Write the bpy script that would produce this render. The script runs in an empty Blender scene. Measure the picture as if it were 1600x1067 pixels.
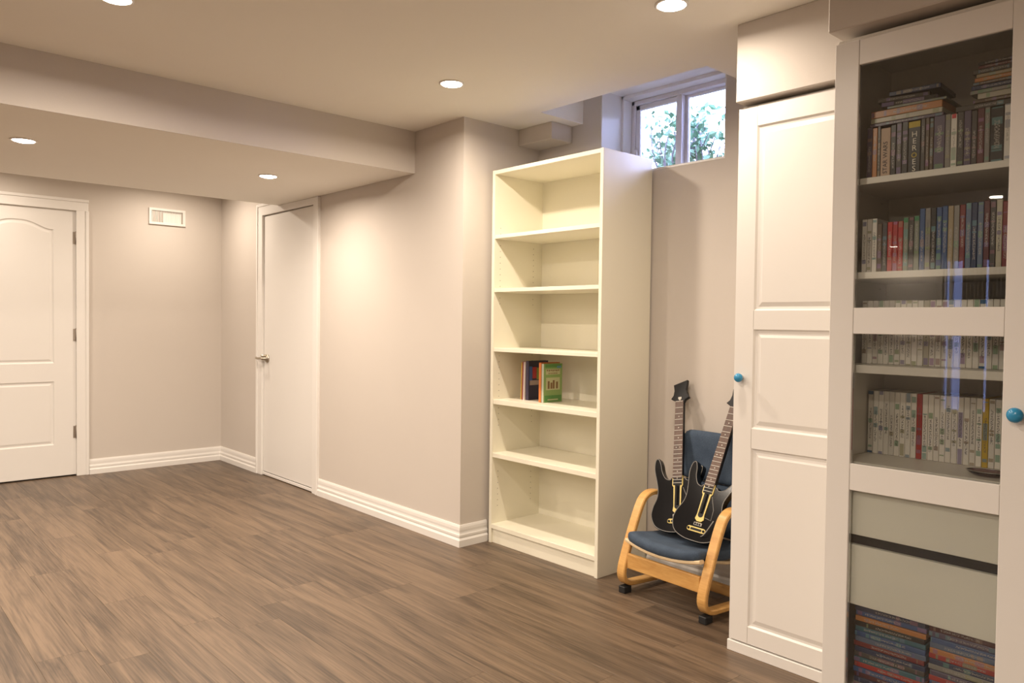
import bpy, bmesh, math, random
from mathutils import Vector, Matrix

# ------------------------------------------------------------------ camera, world, exposure
S = bpy.context.scene
COL = S.collection
rnd = random.Random(7)

cam_d = bpy.data.cameras.new('camera')
cam_d.sensor_width = 36.0
cam_d.lens = 1187.0 * 36.0 / 1600.0
cam_d.clip_start = 0.02
cam = bpy.data.objects.new('camera', cam_d)
COL.objects.link(cam)
YAW, PITCH, ROLL = 0.833715, 0.025092, 0.012354
_f = Vector((-math.sin(YAW) * math.cos(PITCH), math.cos(YAW) * math.cos(PITCH), -math.sin(PITCH)))
_r = _f.cross(Vector((0, 0, 1))).normalized()
_u = _r.cross(_f)
_r2 = _r * math.cos(ROLL) + _u * math.sin(ROLL)
_u2 = -_r * math.sin(ROLL) + _u * math.cos(ROLL)
cam.matrix_world = Matrix(((_r2.x, _u2.x, -_f.x, 0.0), (_r2.y, _u2.y, -_f.y, 0.0),
                           (_r2.z, _u2.z, -_f.z, 1.218), (0, 0, 0, 1)))
S.camera = cam

SKY = (0.47, 0.53, 1.0)
SKY_STRENGTH = 13.5
LAMP = (1.0, 0.85, 0.70)
LAMP_W = 10.5
S.view_settings.view_transform = 'Standard'
S.view_settings.look = 'None'
S.view_settings.gamma = 1.0
S.view_settings.use_curve_mapping = False
S.view_settings.exposure = 0.94

w = bpy.data.worlds.new('world')
S.world = w
w.use_nodes = True
bg = w.node_tree.nodes['Background']
bg.inputs[0].default_value = (*SKY, 1)
bg.inputs[1].default_value = SKY_STRENGTH

# ------------------------------------------------------------------ materials
def new_mat(name, col=(0.8, 0.8, 0.8), rough=0.5, metal=0.0, spec=0.5):
    m = bpy.data.materials.new(name)
    m.use_nodes = True
    b = m.node_tree.nodes['Principled BSDF']
    b.inputs['Base Color'].default_value = (*col, 1)
    b.inputs['Roughness'].default_value = rough
    b.inputs['Metallic'].default_value = metal
    b.inputs['Specular IOR Level'].default_value = spec
    return m

def N(m, t, **kw):
    n = m.node_tree.nodes.new(t)
    for k, v in kw.items():
        setattr(n, k, v)
    return n

def L(m, a, b):
    m.node_tree.links.new(a, b)

def bsdf(m):
    return m.node_tree.nodes['Principled BSDF']

def paint(name, col, rough=0.5, scale=120.0, var=0.03, bump=0.02, spec=0.5):
    """plain paint with a faint procedural mottling and roller texture"""
    m = new_mat(name, col, rough, 0, spec)
    tc = N(m, 'ShaderNodeTexCoord')
    n1 = N(m, 'ShaderNodeTexNoise')
    n1.inputs['Scale'].default_value = 2.5
    n1.inputs['Detail'].default_value = 3
    L(m, tc.outputs['Object'], n1.inputs['Vector'])
    mx = N(m, 'ShaderNodeMix', data_type='RGBA')
    mx.inputs[6].default_value = (*[c * (1 - var) for c in col], 1)
    mx.inputs[7].default_value = (*[min(1, c * (1 + var)) for c in col], 1)
    L(m, n1.outputs['Fac'], mx.inputs[0])
    L(m, mx.outputs[2], bsdf(m).inputs['Base Color'])
    n2 = N(m, 'ShaderNodeTexNoise')
    n2.inputs['Scale'].default_value = scale
    L(m, tc.outputs['Object'], n2.inputs['Vector'])
    bp = N(m, 'ShaderNodeBump')
    bp.inputs['Strength'].default_value = bump
    bp.inputs['Distance'].default_value = 0.01
    L(m, n2.outputs['Fac'], bp.inputs['Height'])
    L(m, bp.outputs[0], bsdf(m).inputs['Normal'])
    return m

def wood(name, c1, c2, rough, stretch=(1, 9, 9), scale=2.2, per_object=True, axis_coord='Object', ring=0.5):
    m = new_mat(name, c1, rough)
    tc = N(m, 'ShaderNodeTexCoord')
    oi = N(m, 'ShaderNodeObjectInfo')
    mp = N(m, 'ShaderNodeMapping')
    mp.inputs['Scale'].default_value = stretch
    L(m, tc.outputs[axis_coord], mp.inputs['Vector'])
    ad = N(m, 'ShaderNodeVectorMath', operation='ADD')
    sc = N(m, 'ShaderNodeVectorMath', operation='SCALE')
    cv = N(m, 'ShaderNodeCombineXYZ')
    L(m, oi.outputs['Random'], cv.inputs[0]); L(m, oi.outputs['Random'], cv.inputs[1]); L(m, oi.outputs['Random'], cv.inputs[2])
    L(m, cv.outputs[0], sc.inputs[0])
    sc.inputs['Scale'].default_value = 37.0 if per_object else 0.0
    L(m, mp.outputs[0], ad.inputs[0]); L(m, sc.outputs[0], ad.inputs[1])
    # broad figure
    n1 = N(m, 'ShaderNodeTexNoise')
    n1.inputs['Scale'].default_value = scale
    n1.inputs['Detail'].default_value = 5
    n1.inputs['Roughness'].default_value = 0.62
    n1.inputs['Distortion'].default_value = 1.7
    L(m, ad.outputs[0], n1.inputs['Vector'])
    # fine grain
    mp2 = N(m, 'ShaderNodeMapping')
    mp2.inputs['Scale'].default_value = (2.0, 9.0, 9.0)
    L(m, ad.outputs[0], mp2.inputs['Vector'])
    n2 = N(m, 'ShaderNodeTexNoise')
    n2.inputs['Scale'].default_value = scale * 2.0
    n2.inputs['Detail'].default_value = 4
    L(m, mp2.outputs[0], n2.inputs['Vector'])
    mix1 = N(m, 'ShaderNodeMath', operation='MULTIPLY_ADD')
    L(m, n2.outputs['Fac'], mix1.inputs[0]); mix1.inputs[1].default_value = ring
    sub = N(m, 'ShaderNodeMath', operation='SUBTRACT')
    L(m, n1.outputs['Fac'], sub.inputs[0]); sub.inputs[1].default_value = ring * 0.5
    L(m, sub.outputs[0], mix1.inputs[2])
    # per board shift of tone
    rr = N(m, 'ShaderNodeMath', operation='MULTIPLY_ADD')
    L(m, oi.outputs['Random'], rr.inputs[0]); rr.inputs[1].default_value = 0.09 if per_object else 0.0
    rr.inputs[2].default_value = -0.045 if per_object else 0.0
    s2 = N(m, 'ShaderNodeMath', operation='ADD')
    L(m, mix1.outputs[0], s2.inputs[0]); L(m, rr.outputs[0], s2.inputs[1])
    cr = N(m, 'ShaderNodeValToRGB')
    cr.color_ramp.elements[0].position = 0.30; cr.color_ramp.elements[0].color = (*c2, 1)
    cr.color_ramp.elements[1].position = 0.68; cr.color_ramp.elements[1].color = (*c1, 1)
    L(m, s2.outputs[0], cr.inputs[0])
    L(m, cr.outputs[0], bsdf(m).inputs['Base Color'])
    bp = N(m, 'ShaderNodeBump')
    bp.inputs['Strength'].default_value = 0.06
    bp.inputs['Distance'].default_value = 0.004
    L(m, n2.outputs['Fac'], bp.inputs['Height'])
    L(m, bp.outputs[0], bsdf(m).inputs['Normal'])
    return m

M = {}
M['wall'] = paint('wall_paint', (0.61, 0.558, 0.505), 0.62, 160, 0.02, 0.03, 0.3)
M['ceiling'] = paint('ceiling_paint', (0.90, 0.875, 0.81), 0.8, 140, 0.015, 0.02, 0.2)
M['trim'] = paint('trim_paint', (0.80, 0.775, 0.74), 0.35, 90, 0.01, 0.004)
M['door'] = paint('door_paint', (0.78, 0.755, 0.72), 0.38, 90, 0.01, 0.006)
M['shelf'] = paint('bookcase_foil', (0.86, 0.82, 0.675), 0.36, 60, 0.01, 0.004)
M['cab'] = paint('cabinet_foil', (0.79, 0.76, 0.72), 0.33, 60, 0.01, 0.004)
M['cab_in'] = paint('cabinet_inner_foil', (0.80, 0.76, 0.69), 0.4, 60, 0.01, 0.004)
M['drawer'] = paint('drawer_lacquer', (0.87, 0.85, 0.77), 0.25, 60, 0.01, 0.003)
M['floor'] = wood('floor_planks', (0.184, 0.126, 0.081), (0.064, 0.043, 0.028), 0.42, (0.44, 4.8, 4.8), 2.0, ring=0.68)
M['floor_base'] = wood('floor_underlay', (0.145, 0.100, 0.067), (0.08, 0.056, 0.038), 0.5, (0.55, 4.2, 4.2), 2.0, False)
M['birch'] = wood('birch_bentwood', (0.72, 0.42, 0.14), (0.56, 0.29, 0.085), 0.35, (1.2, 5, 5), 3.0, ring=0.4)
M['birch_pale'] = wood('birch_pale', (0.78, 0.62, 0.40), (0.66, 0.50, 0.30), 0.4, (1.2, 5, 5), 3.0)
M['rubber'] = new_mat('black_rubber', (0.012, 0.012, 0.013), 0.6)
M['nickel'] = new_mat('satin_nickel', (0.55, 0.50, 0.42), 0.32, 1.0)
M['hinge'] = new_mat('hinge_metal', (0.42, 0.37, 0.32), 0.38, 0.9)
M['dark'] = new_mat('dark_gap', (0.015, 0.014, 0.013), 0.8)
M['drawer_shade'] = new_mat('drawer_shade_black', (0.012, 0.012, 0.012), 0.7)  # black that paints in the shade inside and between the drawers
M['blue_knob'] = new_mat('blue_glazed_ceramic', (0.035, 0.27, 0.50), 0.22)
M['hole'] = new_mat('peg_hole', (0.28, 0.25, 0.19), 0.7)
M['white_metal'] = paint('register_enamel', (0.80, 0.77, 0.73), 0.35, 60, 0.01, 0.0)
M['vinyl'] = new_mat('window_vinyl', (0.78, 0.75, 0.74), 0.4)
M['lens'] = new_mat('lamp_lens', (1, 1, 1), 0.5)
b = bsdf(M['lens']); b.inputs['Emission Color'].default_value = (1.0, 0.9, 0.75, 1); b.inputs['Emission Strength'].default_value = 14.0
M['curtain'] = new_mat('curtain_cloth', (0.25, 0.22, 0.20), 0.9)
M['soil'] = paint('garden_soil', (0.10, 0.09, 0.06), 0.95, 30, 0.3, 0.3)
M['bark'] = paint('shrub_bark', (0.13, 0.12, 0.12), 0.9, 60, 0.3, 0.3)

# leaves: greens with a leaf to leaf variation
m = new_mat('shrub_leaves', (0.07, 0.18, 0.07), 0.5)
tc = N(m, 'ShaderNodeTexCoord'); n1 = N(m, 'ShaderNodeTexNoise'); n1.inputs['Scale'].default_value = 9.0
L(m, tc.outputs['Object'], n1.inputs['Vector'])
cr = N(m, 'ShaderNodeValToRGB')
cr.color_ramp.elements[0].position = 0.35; cr.color_ramp.elements[0].color = (0.05, 0.14, 0.07, 1)
cr.color_ramp.elements[1].position = 0.65; cr.color_ramp.elements[1].color = (0.17, 0.30, 0.17, 1)
L(m, n1.outputs['Fac'], cr.inputs[0]); L(m, cr.outputs[0], bsdf(m).inputs['Base Color'])
M['leaf'] = m

# denim upholstery
m = new_mat('navy_denim', (0.035, 0.06, 0.11), 0.85)
tc = N(m, 'ShaderNodeTexCoord'); n1 = N(m, 'ShaderNodeTexNoise'); n1.inputs['Scale'].default_value = 300.0
n2 = N(m, 'ShaderNodeTexNoise'); n2.inputs['Scale'].default_value = 12.0
L(m, tc.outputs['Object'], n1.inputs['Vector']); L(m, tc.outputs['Object'], n2.inputs['Vector'])
ad = N(m, 'ShaderNodeMath', operation='ADD'); L(m, n1.outputs['Fac'], ad.inputs[0]); L(m, n2.outputs['Fac'], ad.inputs[1])
cr = N(m, 'ShaderNodeValToRGB')
cr.color_ramp.elements[0].position = 0.35; cr.color_ramp.elements[0].color = (0.030, 0.050, 0.085, 1)
cr.color_ramp.elements[1].position = 0.75; cr.color_ramp.elements[1].color = (0.078, 0.115, 0.170, 1)
mu = N(m, 'ShaderNodeMath', operation='MULTIPLY'); mu.inputs[1].default_value = 0.5
L(m, ad.outputs[0], mu.inputs[0]); L(m, mu.outputs[0], cr.inputs[0]); L(m, cr.outputs[0], bsdf(m).inputs['Base Color'])
bp = N(m, 'ShaderNodeBump'); bp.inputs['Strength'].default_value = 0.25; bp.inputs['Distance'].default_value = 0.002
L(m, n1.outputs['Fac'], bp.inputs['Height']); L(m, bp.outputs[0], bsdf(m).inputs['Normal'])
M['denim'] = m

# clear glass: transparent with a fresnel mirror coat
m = bpy.data.materials.new('clear_glass'); m.use_nodes = True
nt = m.node_tree; nt.nodes.clear()
out = N(m, 'ShaderNodeOutputMaterial'); mx = N(m, 'ShaderNodeMixShader'); tr = N(m, 'ShaderNodeBsdfTransparent'); gl = N(m, 'ShaderNodeBsdfGlossy')
fr = N(m, 'ShaderNodeFresnel'); fr.inputs['IOR'].default_value = 1.45
tr.inputs[0].default_value = (0.965, 0.972, 0.958, 1)
gl.inputs['Roughness'].default_value = 0.0; gl.inputs[0].default_value = (0.9, 0.9, 0.9, 1)
L(m, fr.outputs[0], mx.inputs[0]); L(m, tr.outputs[0], mx.inputs[1]); L(m, gl.outputs[0], mx.inputs[2]); L(m, mx.outputs[0], out.inputs[0])
M['glass'] = m
m = m.copy(); m.name = 'mauve_glass'
for n in m.node_tree.nodes:
    if n.type == 'BSDF_TRANSPARENT': n.inputs[0].default_value = (0.62, 0.52, 0.55, 1)
M['mauve_glass'] = m
m = m.copy(); m.name = 'dimming_glass'
for n in m.node_tree.nodes:
    if n.type == 'BSDF_TRANSPARENT': n.inputs[0].default_value = (0.33, 0.35, 0.37, 1)
M['dimming_glass'] = m  # darkened to weaken the patio door's daylight reflected in the cabinet

# guitar plastics
M['gloss_black'] = new_mat('gloss_black_plastic', (0.006, 0.006, 0.007), 0.16, 0, 0.22)
M['satin_black'] = new_mat('satin_black_plastic', (0.007, 0.007, 0.008), 0.4, 0, 0.25)
M['binding'] = new_mat('grey_binding', (0.30, 0.29, 0.27), 0.4)
M['gold'] = new_mat('gold_plastic', (0.72, 0.56, 0.17), 0.35)
M['fretboard'] = wood('rosewood_print', (0.105, 0.052, 0.030), (0.06, 0.03, 0.018), 0.4, (5, 1, 5), 6.0)
M['fret'] = new_mat('fret_white', (0.55, 0.52, 0.46), 0.4)
M['chrome'] = new_mat('chrome_plastic', (0.75, 0.75, 0.75), 0.15, 1.0)

# printed media cases: tint from the object's own colour, artwork and titles from noise
def case_mat(name, light):
    m = new_mat(name, (0.5, 0.5, 0.5), 0.3)
    oi = N(m, 'ShaderNodeObjectInfo'); tc = N(m, 'ShaderNodeTexCoord'); sp = N(m, 'ShaderNodeSeparateXYZ')
    L(m, tc.outputs['Generated'], sp.inputs[0])
    def math_(op, a, b_=None, c_=None):
        n = N(m, 'ShaderNodeMath', operation=op)
        for i, v in enumerate((a, b_, c_)):
            if v is None: continue
            if isinstance(v, (int, float)): n.inputs[i].default_value = v
            else: L(m, v, n.inputs[i])
        return n.outputs[0]
    r = oi.outputs['Random']
    # picture blocks along the height
    n1 = N(m, 'ShaderNodeTexNoise', noise_dimensions='2D'); n1.inputs['Scale'].default_value = 1.0; n1.inputs['Detail'].default_value = 1.0
    cv = N(m, 'ShaderNodeCombineXYZ')
    L(m, math_('MULTIPLY', sp.outputs[2], 7.0), cv.inputs[0]); L(m, math_('MULTIPLY', r, 91.0), cv.inputs[1])
    L(m, cv.outputs[0], n1.inputs['Vector'])
    hue = math_('FRACT', math_('MULTIPLY', r, 53.7))
    hs = N(m, 'ShaderNodeCombineColor', mode='HSV')
    L(m, hue, hs.inputs[0]); hs.inputs[1].default_value = 0.55; hs.inputs[2].default_value = 0.30
    fac1 = math_('MULTIPLY', math_('GREATER_THAN', n1.outputs['Fac'], 0.60), 0.75 if light else 0.6)
    inx = math_('MULTIPLY', math_('GREATER_THAN', sp.outputs[0], 0.12), math_('LESS_THAN', sp.outputs[0], 0.88))
    fac1 = math_('MULTIPLY', fac1, inx)
    mx1 = N(m, 'ShaderNodeMix', data_type='RGBA'); L(m, fac1, mx1.inputs[0]); L(m, oi.outputs['Color'], mx1.inputs[6]); L(m, hs.outputs[0], mx1.inputs[7])
    # title strokes
    n2 = N(m, 'ShaderNodeTexNoise', noise_dimensions='2D'); n2.inputs['Scale'].default_value = 1.0; n2.inputs['Detail'].default_value = 2.0
    cv2 = N(m, 'ShaderNodeCombineXYZ')
    L(m, math_('MULTIPLY_ADD', sp.outputs[2], 55.0, math_('MULTIPLY', r, 300.0)), cv2.inputs[0]); L(m, math_('MULTIPLY', sp.outputs[0], 5.0), cv2.inputs[1])
    L(m, cv2.outputs[0], n2.inputs['Vector'])
    lo_ = math_('MULTIPLY_ADD', r, 0.25, 0.12)
    band = math_('MULTIPLY', math_('GREATER_THAN', sp.outputs[2], lo_), math_('LESS_THAN', sp.outputs[2], math_('ADD', lo_, 0.5)))
    inx2 = math_('MULTIPLY', math_('GREATER_THAN', sp.outputs[0], 0.3), math_('LESS_THAN', sp.outputs[0], 0.7))
    fac2 = math_('MULTIPLY', math_('MULTIPLY', math_('GREATER_THAN', n2.outputs['Fac'], 0.5), math_('MULTIPLY', band, inx2)), 0.75)
    mx2 = N(m, 'ShaderNodeMix', data_type='RGBA'); L(m, fac2, mx2.inputs[0]); L(m, mx1.outputs[2], mx2.inputs[6])
    mx2.inputs[7].default_value = (0.10, 0.09, 0.09, 1) if light else (0.42, 0.38, 0.34, 1)
    L(m, mx2.outputs[2], bsdf(m).inputs['Base Color'])
    return m
M['case_light'] = case_mat('white_game_case', True)
M['case_dark'] = case_mat('printed_video_case', False)
M['box_tan'] = paint('tan_box_print', (0.52, 0.36, 0.25), 0.4, 60, 0.12, 0.0)
M['box_black'] = paint('black_box_print', (0.02, 0.018, 0.018), 0.35, 60, 0.2, 0.0)
M['letter'] = new_mat('pale_print', (0.85, 0.80, 0.70), 0.5)
M['letter_dark'] = new_mat('dark_print', (0.03, 0.02, 0.03), 0.5)
M['yellow_print'] = new_mat('yellow_print', (0.55, 0.42, 0.05), 0.5)

# ------------------------------------------------------------------ mesh helpers
def link(name, me, mat=None, parent=None):
    o = bpy.data.objects.new(name, me)
    COL.objects.link(o)
    if mat is not None and me is not None and len(me.materials) == 0:
        me.materials.append(mat)
    if parent is not None:
        o.parent = parent
    return o

def finish(bm, name, mat, parent=None, smooth=False, local=True):
    """bm holds WORLD coordinates; a parent that stands away from the origin is subtracted"""
    bmesh.ops.recalc_face_normals(bm, faces=bm.faces)
    me = bpy.data.meshes.new(name)
    if smooth:
        for f in bm.faces: f.smooth = True
    bm.to_mesh(me); bm.free()
    o = link(name, me, mat, parent)
    return o

def add_box(bm, lo, hi, bev=0.0, seg=1):
    r = bmesh.ops.create_cube(bm, size=1.0)
    vs = r['verts']
    c = [(a + b_) / 2 for a, b_ in zip(lo, hi)]; s = [abs(b_ - a) for a, b_ in zip(lo, hi)]
    for v in vs:
        v.co = Vector((c[0] + v.co.x * s[0], c[1] + v.co.y * s[1], c[2] + v.co.z * s[2]))
    if bev > 0:
        es = list({e for v in vs for e in v.link_edges})
        bmesh.ops.bevel(bm, geom=es, offset=bev, segments=seg, affect='EDGES', profile=0.5)

def boxes(name, lst, mat, parent=None, bev=0.0, seg=1, org=(0, 0, 0)):
    bm = bmesh.new()
    for lo, hi in lst:
        add_box(bm, [a - o for a, o in zip(lo, org)], [a - o for a, o in zip(hi, org)], bev, seg)
    return finish(bm, name, mat, parent)

def box(name, lo, hi, mat, parent=None, bev=0.0, seg=1):
    org = parent_org(parent)
    return boxes(name, [(lo, hi)], mat, parent, bev, seg, org)

def parent_org(p):
    o = Vector((0, 0, 0))
    while p is not None:
        o += p.location; p = p.parent
    return o

def empty(name, loc=(0, 0, 0)):
    o = bpy.data.objects.new(name, None)
    o.empty_display_size = 0.1
    o.location = loc
    COL.objects.link(o)
    return o

def tag(o, label=None, cat=None, group=None, kind=None):
    if label: o['label'] = label
    if cat: o['category'] = cat
    if group: o['group'] = group
    if kind: o['kind'] = kind
    return o

def struct(o, label=None):
    o['kind'] = 'structure'
    if label: o['label'] = label
    return o

def offset_poly(P, d):
    """inward offset of a CCW polygon with mitres"""
    n = len(P); out = []
    for i in range(n):
        a, b_, c = Vector(P[i - 1]), Vector(P[i]), Vector(P[(i + 1) % n])
        e1 = (b_ - a).normalized(); e2 = (c - b_).normalized()
        n1 = Vector((-e1.y, e1.x)); n2 = Vector((-e2.y, e2.x))
        k = n1 + n2
        k = k / max(0.2, k.dot(n1)) if k.length > 1e-6 else n1
        out.append(b_ + k * d)
    return out

def prism(name, poly, h0, h1, mapf, mat, parent=None, bev=0.0):
    bm = bmesh.new()
    lo = [bm.verts.new(mapf(p[0], p[1], h0)) for p in poly]
    hi = [bm.verts.new(mapf(p[0], p[1], h1)) for p in poly]
    n = len(poly)
    f0 = bm.faces.new(lo); f1 = bm.faces.new(hi)
    for i in range(n):
        bm.faces.new((lo[i], lo[(i + 1) % n], hi[(i + 1) % n], hi[i]))
    if bev:
        bmesh.ops.recalc_face_normals(bm, faces=bm.faces)
        es = [e for e in bm.edges if (f1 in e.link_faces)]
        bmesh.ops.bevel(bm, geom=es, offset=bev, segments=2, affect='EDGES', profile=0.5)
    return finish(bm, name, mat, parent)

def tube_into(bm, pts, rad, seg=8, closed=False, cap=True):
    pts = [Vector(p) for p in pts]; n = len(pts); rings = []
    up = Vector((0, 0, 1))
    prev = None
    for i, p in enumerate(pts):
        a = pts[i - 1] if (i or closed) else p
        c = pts[(i + 1) % n] if (i < n - 1 or closed) else p
        t = (c - a).normalized()
        if prev is None:
            x = t.cross(up)
            if x.length < 1e-3: x = t.cross(Vector((0, 1, 0)))
            x.normalize()
        else:
            x = (prev - t * prev.dot(t)).normalized()
        prev = x; y = t.cross(x)
        r = rad[i] if isinstance(rad, (list, tuple)) else rad
        rings.append([bm.verts.new(p + x * (r * math.cos(2 * math.pi * k / seg)) + y * (r * math.sin(2 * math.pi * k / seg))) for k in range(seg)])
    m_ = n if closed else n - 1
    for i in range(m_):
        A, B = rings[i], rings[(i + 1) % n]
        for k in range(seg):
            bm.faces.new((A[k], A[(k + 1) % seg], B[(k + 1) % seg], B[k]))
    if cap and not closed:
        bm.faces.new(rings[0][::-1]); bm.faces.new(rings[-1])

def tube(name, pts, rad, mat, parent=None, seg=8, closed=False):
    bm = bmesh.new(); tube_into(bm, pts, rad, seg, closed)
    return finish(bm, name, mat, parent, smooth=True)

def lathe(name, prof, mapf, mat, parent=None, seg=24, smooth=True):
    """prof: (radius, height) list; mapf(x, y, h) -> position"""
    bm = bmesh.new(); rings = []
    for r, h in prof:
        if r < 1e-6: rings.append([bm.verts.new(mapf(0, 0, h))])
        else: rings.append([bm.verts.new(mapf(r * math.cos(2 * math.pi * k / seg), r * math.sin(2 * math.pi * k / seg), h)) for k in range(seg)])
    for A, B in zip(rings, rings[1:]):
        for k in range(seg):
            k2 = (k + 1) % seg
            if len(A) == 1 and len(B) == 1: continue
            if len(A) == 1: bm.faces.new((A[0], B[k], B[k2]))
            elif len(B) == 1: bm.faces.new((A[k], A[k2], B[0]))
            else: bm.faces.new((A[k], A[k2], B[k2], B[k]))
    return finish(bm, name, mat, parent, smooth=smooth)

def strip_sweep(bm, path, width_axis, w, t):
    """rectangular section swept along a planar path; width_axis is constant"""
    path = [Vector(p) for p in path]; wa = Vector(width_axis); rings = []; n = len(path)
    for i, p in enumerate(path):
        a = path[max(0, i - 1)]; c = path[min(n - 1, i + 1)]
        d = (c - a).normalized(); nn = d.cross(wa).normalized()
        ww = w / 2; tt = t / 2; b_ = 0.004
        sec = [(-ww + b_, -tt), (ww - b_, -tt), (ww, -tt + b_), (ww, tt - b_), (ww - b_, tt), (-ww + b_, tt), (-ww, tt - b_), (-ww, -tt + b_)]
        rings.append([bm.verts.new(p + wa * x + nn * y) for x, y in sec])
    for A, B in zip(rings, rings[1:]):
        for k in range(8):
            bm.faces.new((A[k], A[(k + 1) % 8], B[(k + 1) % 8], B[k]))
    bm.faces.new(rings[0][::-1]); bm.faces.new(rings[-1])

def smooth_path(P, n=6, closed=False):
    P = [Vector(p) for p in P]; out = []; k = len(P)
    rng = range(k) if closed else range(k - 1)
    for i in rng:
        p0 = P[i - 1] if (closed or i > 0) else P[0]
        p1 = P[i]; p2 = P[(i + 1) % k]
        p3 = P[(i + 2) % k] if (closed or i + 2 < k) else P[-1]
        for j in range(n):
            t = j / n
            out.append(0.5 * ((2 * p1) + (p2 - p0) * t + (2 * p0 - 5 * p1 + 4 * p2 - p3) * t * t + (3 * p1 - p0 - 3 * p2 + p3) * t ** 3))
    if not closed: out.append(P[-1])
    return out

def pad(name, hx, hy, hz, r, fn, mat, parent=None, cuts=11, corner=0.0):
    """soft cushion: rounded box of half sizes hx, hy, hz, bent by fn"""
    bm = bmesh.new()
    bmesh.ops.create_cube(bm, size=2.0)
    bmesh.ops.subdivide_edges(bm, edges=bm.edges[:], cuts=cuts, use_grid_fill=True)
    for v in bm.verts:
        # crowd the rows towards the borders so that the rounding gets vertices
        c = Vector([math.copysign(abs(k) ** 0.6, k) for k in v.co])
        p = Vector((c.x * hx, c.y * hy, c.z * hz))
        q = Vector((max(-hx + r, min(hx - r, p.x)), max(-hy + r, min(hy - r, p.y)), max(-hz + r, min(hz - r, p.z))))
        d = p - q
        if d.length > 1e-9: p = q + d.normalized() * min(r, max(abs(d.x), abs(d.y), abs(d.z)))
        if corner:
            dx, dz = abs(p.x) - (hx - corner), abs(p.z) - (hz - corner)
            if dx > 0 and dz > 0:
                k = max(dx, dz) / math.hypot(dx, dz)
                p.x = math.copysign(hx - corner + dx * k, p.x); p.z = math.copysign(hz - corner + dz * k, p.z)
        v.co = fn(p)
    return finish(bm, name, mat, parent, smooth=True)

def text_mesh(name, body, size, mat, parent=None, extrude=0.0003):
    cu = bpy.data.curves.new(name, 'FONT'); cu.body = body; cu.size = size; cu.extrude = extrude
    cu.align_x = 'CENTER'; cu.align_y = 'CENTER'; cu.resolution_u = 3
    t = bpy.data.objects.new(name, cu); COL.objects.link(t)
    bpy.context.view_layer.update()
    me = bpy.data.meshes.new_from_object(t.evaluated_get(bpy.context.evaluated_depsgraph_get()))
    bpy.data.objects.remove(t); bpy.data.curves.remove(cu)
    return link(name, me, mat, parent)

# ------------------------------------------------------------------ setting
XL, YD, XJ, YW, ZC, ZS = -6.543, 2.55, -3.211, 3.11, 2.315, 2.073
XS, XB = -3.666, -5.427
XR, YBK, ZTOP = 1.80, -7.0, 2.62
T = 0.16

# floor: an underlay slab and the planks one by one where the photograph shows them
fl = boxes('floor', [((XL - T, YBK - T, -0.12), (XR + T, YW + 0.35, -0.012)), ((XL - T, YBK - T, -0.013), (XR + T, -0.61, -0.0005))], M['floor_base'])
struct(fl, 'grey-brown wood plank floor of the basement room')
PW, PL = 0.165, 1.22
rows = int((3.11 + 0.61) / PW) + 1
plank_mesh = {}
def plank(x0, x1, y0, y1):
    k = round(x1 - x0, 3), round(y1 - y0, 3)
    if k not in plank_mesh:
        bm = bmesh.new(); add_box(bm, (0, 0, -0.012), (k[0] - 0.0003, k[1] - 0.0003, 0.0), 0.0006)
        me = bpy.data.meshes.new('plank'); bmesh.ops.recalc_face_normals(bm, faces=bm.faces); bm.to_mesh(me); bm.free(); me.materials.append(M['floor'])
        plank_mesh[k] = me
    o = bpy.data.objects.new('plank', plank_mesh[k]); COL.objects.link(o)
    o.location = (x0, y0, 0.0); o.parent = fl
for r in range(rows):
    y0 = -0.61 + r * PW; y1 = min(y0 + PW, 3.13)
    if y1 - y0 < 0.02: continue
    off = rnd.choice([0.0, 0.31, 0.62, 0.93, 0.17, 0.48, 0.79])
    x = XL - 0.02 - off
    # door recesses and the block behind the door wall are covered by the walls
    while x < 0.35:
        xa, xb = max(x, XL - 0.02), x + PL
        hidden = (y0 > 2.62 and xb < XJ - 0.05)
        if xb - xa > 0.03 and not hidden: plank(xa, xb, y0, y1)
        x += PL
floor_fill = boxes('floor_edge', [((0.35, -0.61, -0.013), (XR + T, YW, -0.0005))], M['floor_base'], fl)

# walls
NOT = dict(x0=-2.867, x1=-1.861, y0=2.783)
cl = boxes('ceiling', [((XL - T, YBK - T, ZC), (XR + T, NOT['y0'], ZTOP)),
                       ((XL - T, NOT['y0'], ZC), (NOT['x0'], YW, ZTOP)),
                       ((NOT['x1'], NOT['y0'], ZC), (XR + T, YW, ZTOP)),
                       ((NOT['x0'], NOT['y0'], 2.52), (NOT['x1'], YW, ZTOP))], M['ceiling'])
struct(cl, 'off-white painted ceiling with a notch cut out for the small window')
D1 = (0.672, 1.440); D2 = (-5.703, -4.868); DH = 2.035
struct(boxes('wall_left', [((XL - T, YBK - T, -0.06), (XL, D1[0], ZTOP)), ((XL - T, D1[1], -0.06), (XL, YW + 0.3, ZTOP)),
                           ((XL - T, D1[0], DH), (XL, D1[1], ZTOP)), ((XL - T, D1[0], -0.06), (XL - 0.09, D1[1], DH))], M['wall']),
       'beige painted end wall holding the arched panel door and the air vent')
struct(boxes('wall_door', [((XL, YD, -0.06), (D2[0], YW + 0.3, ZTOP)), ((D2[1], YD, -0.06), (XJ, YW + 0.3, ZTOP)),
                           ((D2[0], YD, DH), (D2[1], YW + 0.3, ZTOP)), ((D2[0], YD + 0.09, -0.06), (D2[1], YW + 0.3, DH))], M['wall']),
       'beige painted wall with the narrow flush door and an outer corner beside the bookcase')
WO = (-2.737, -1.970, 1.993, 2.475)
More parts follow.
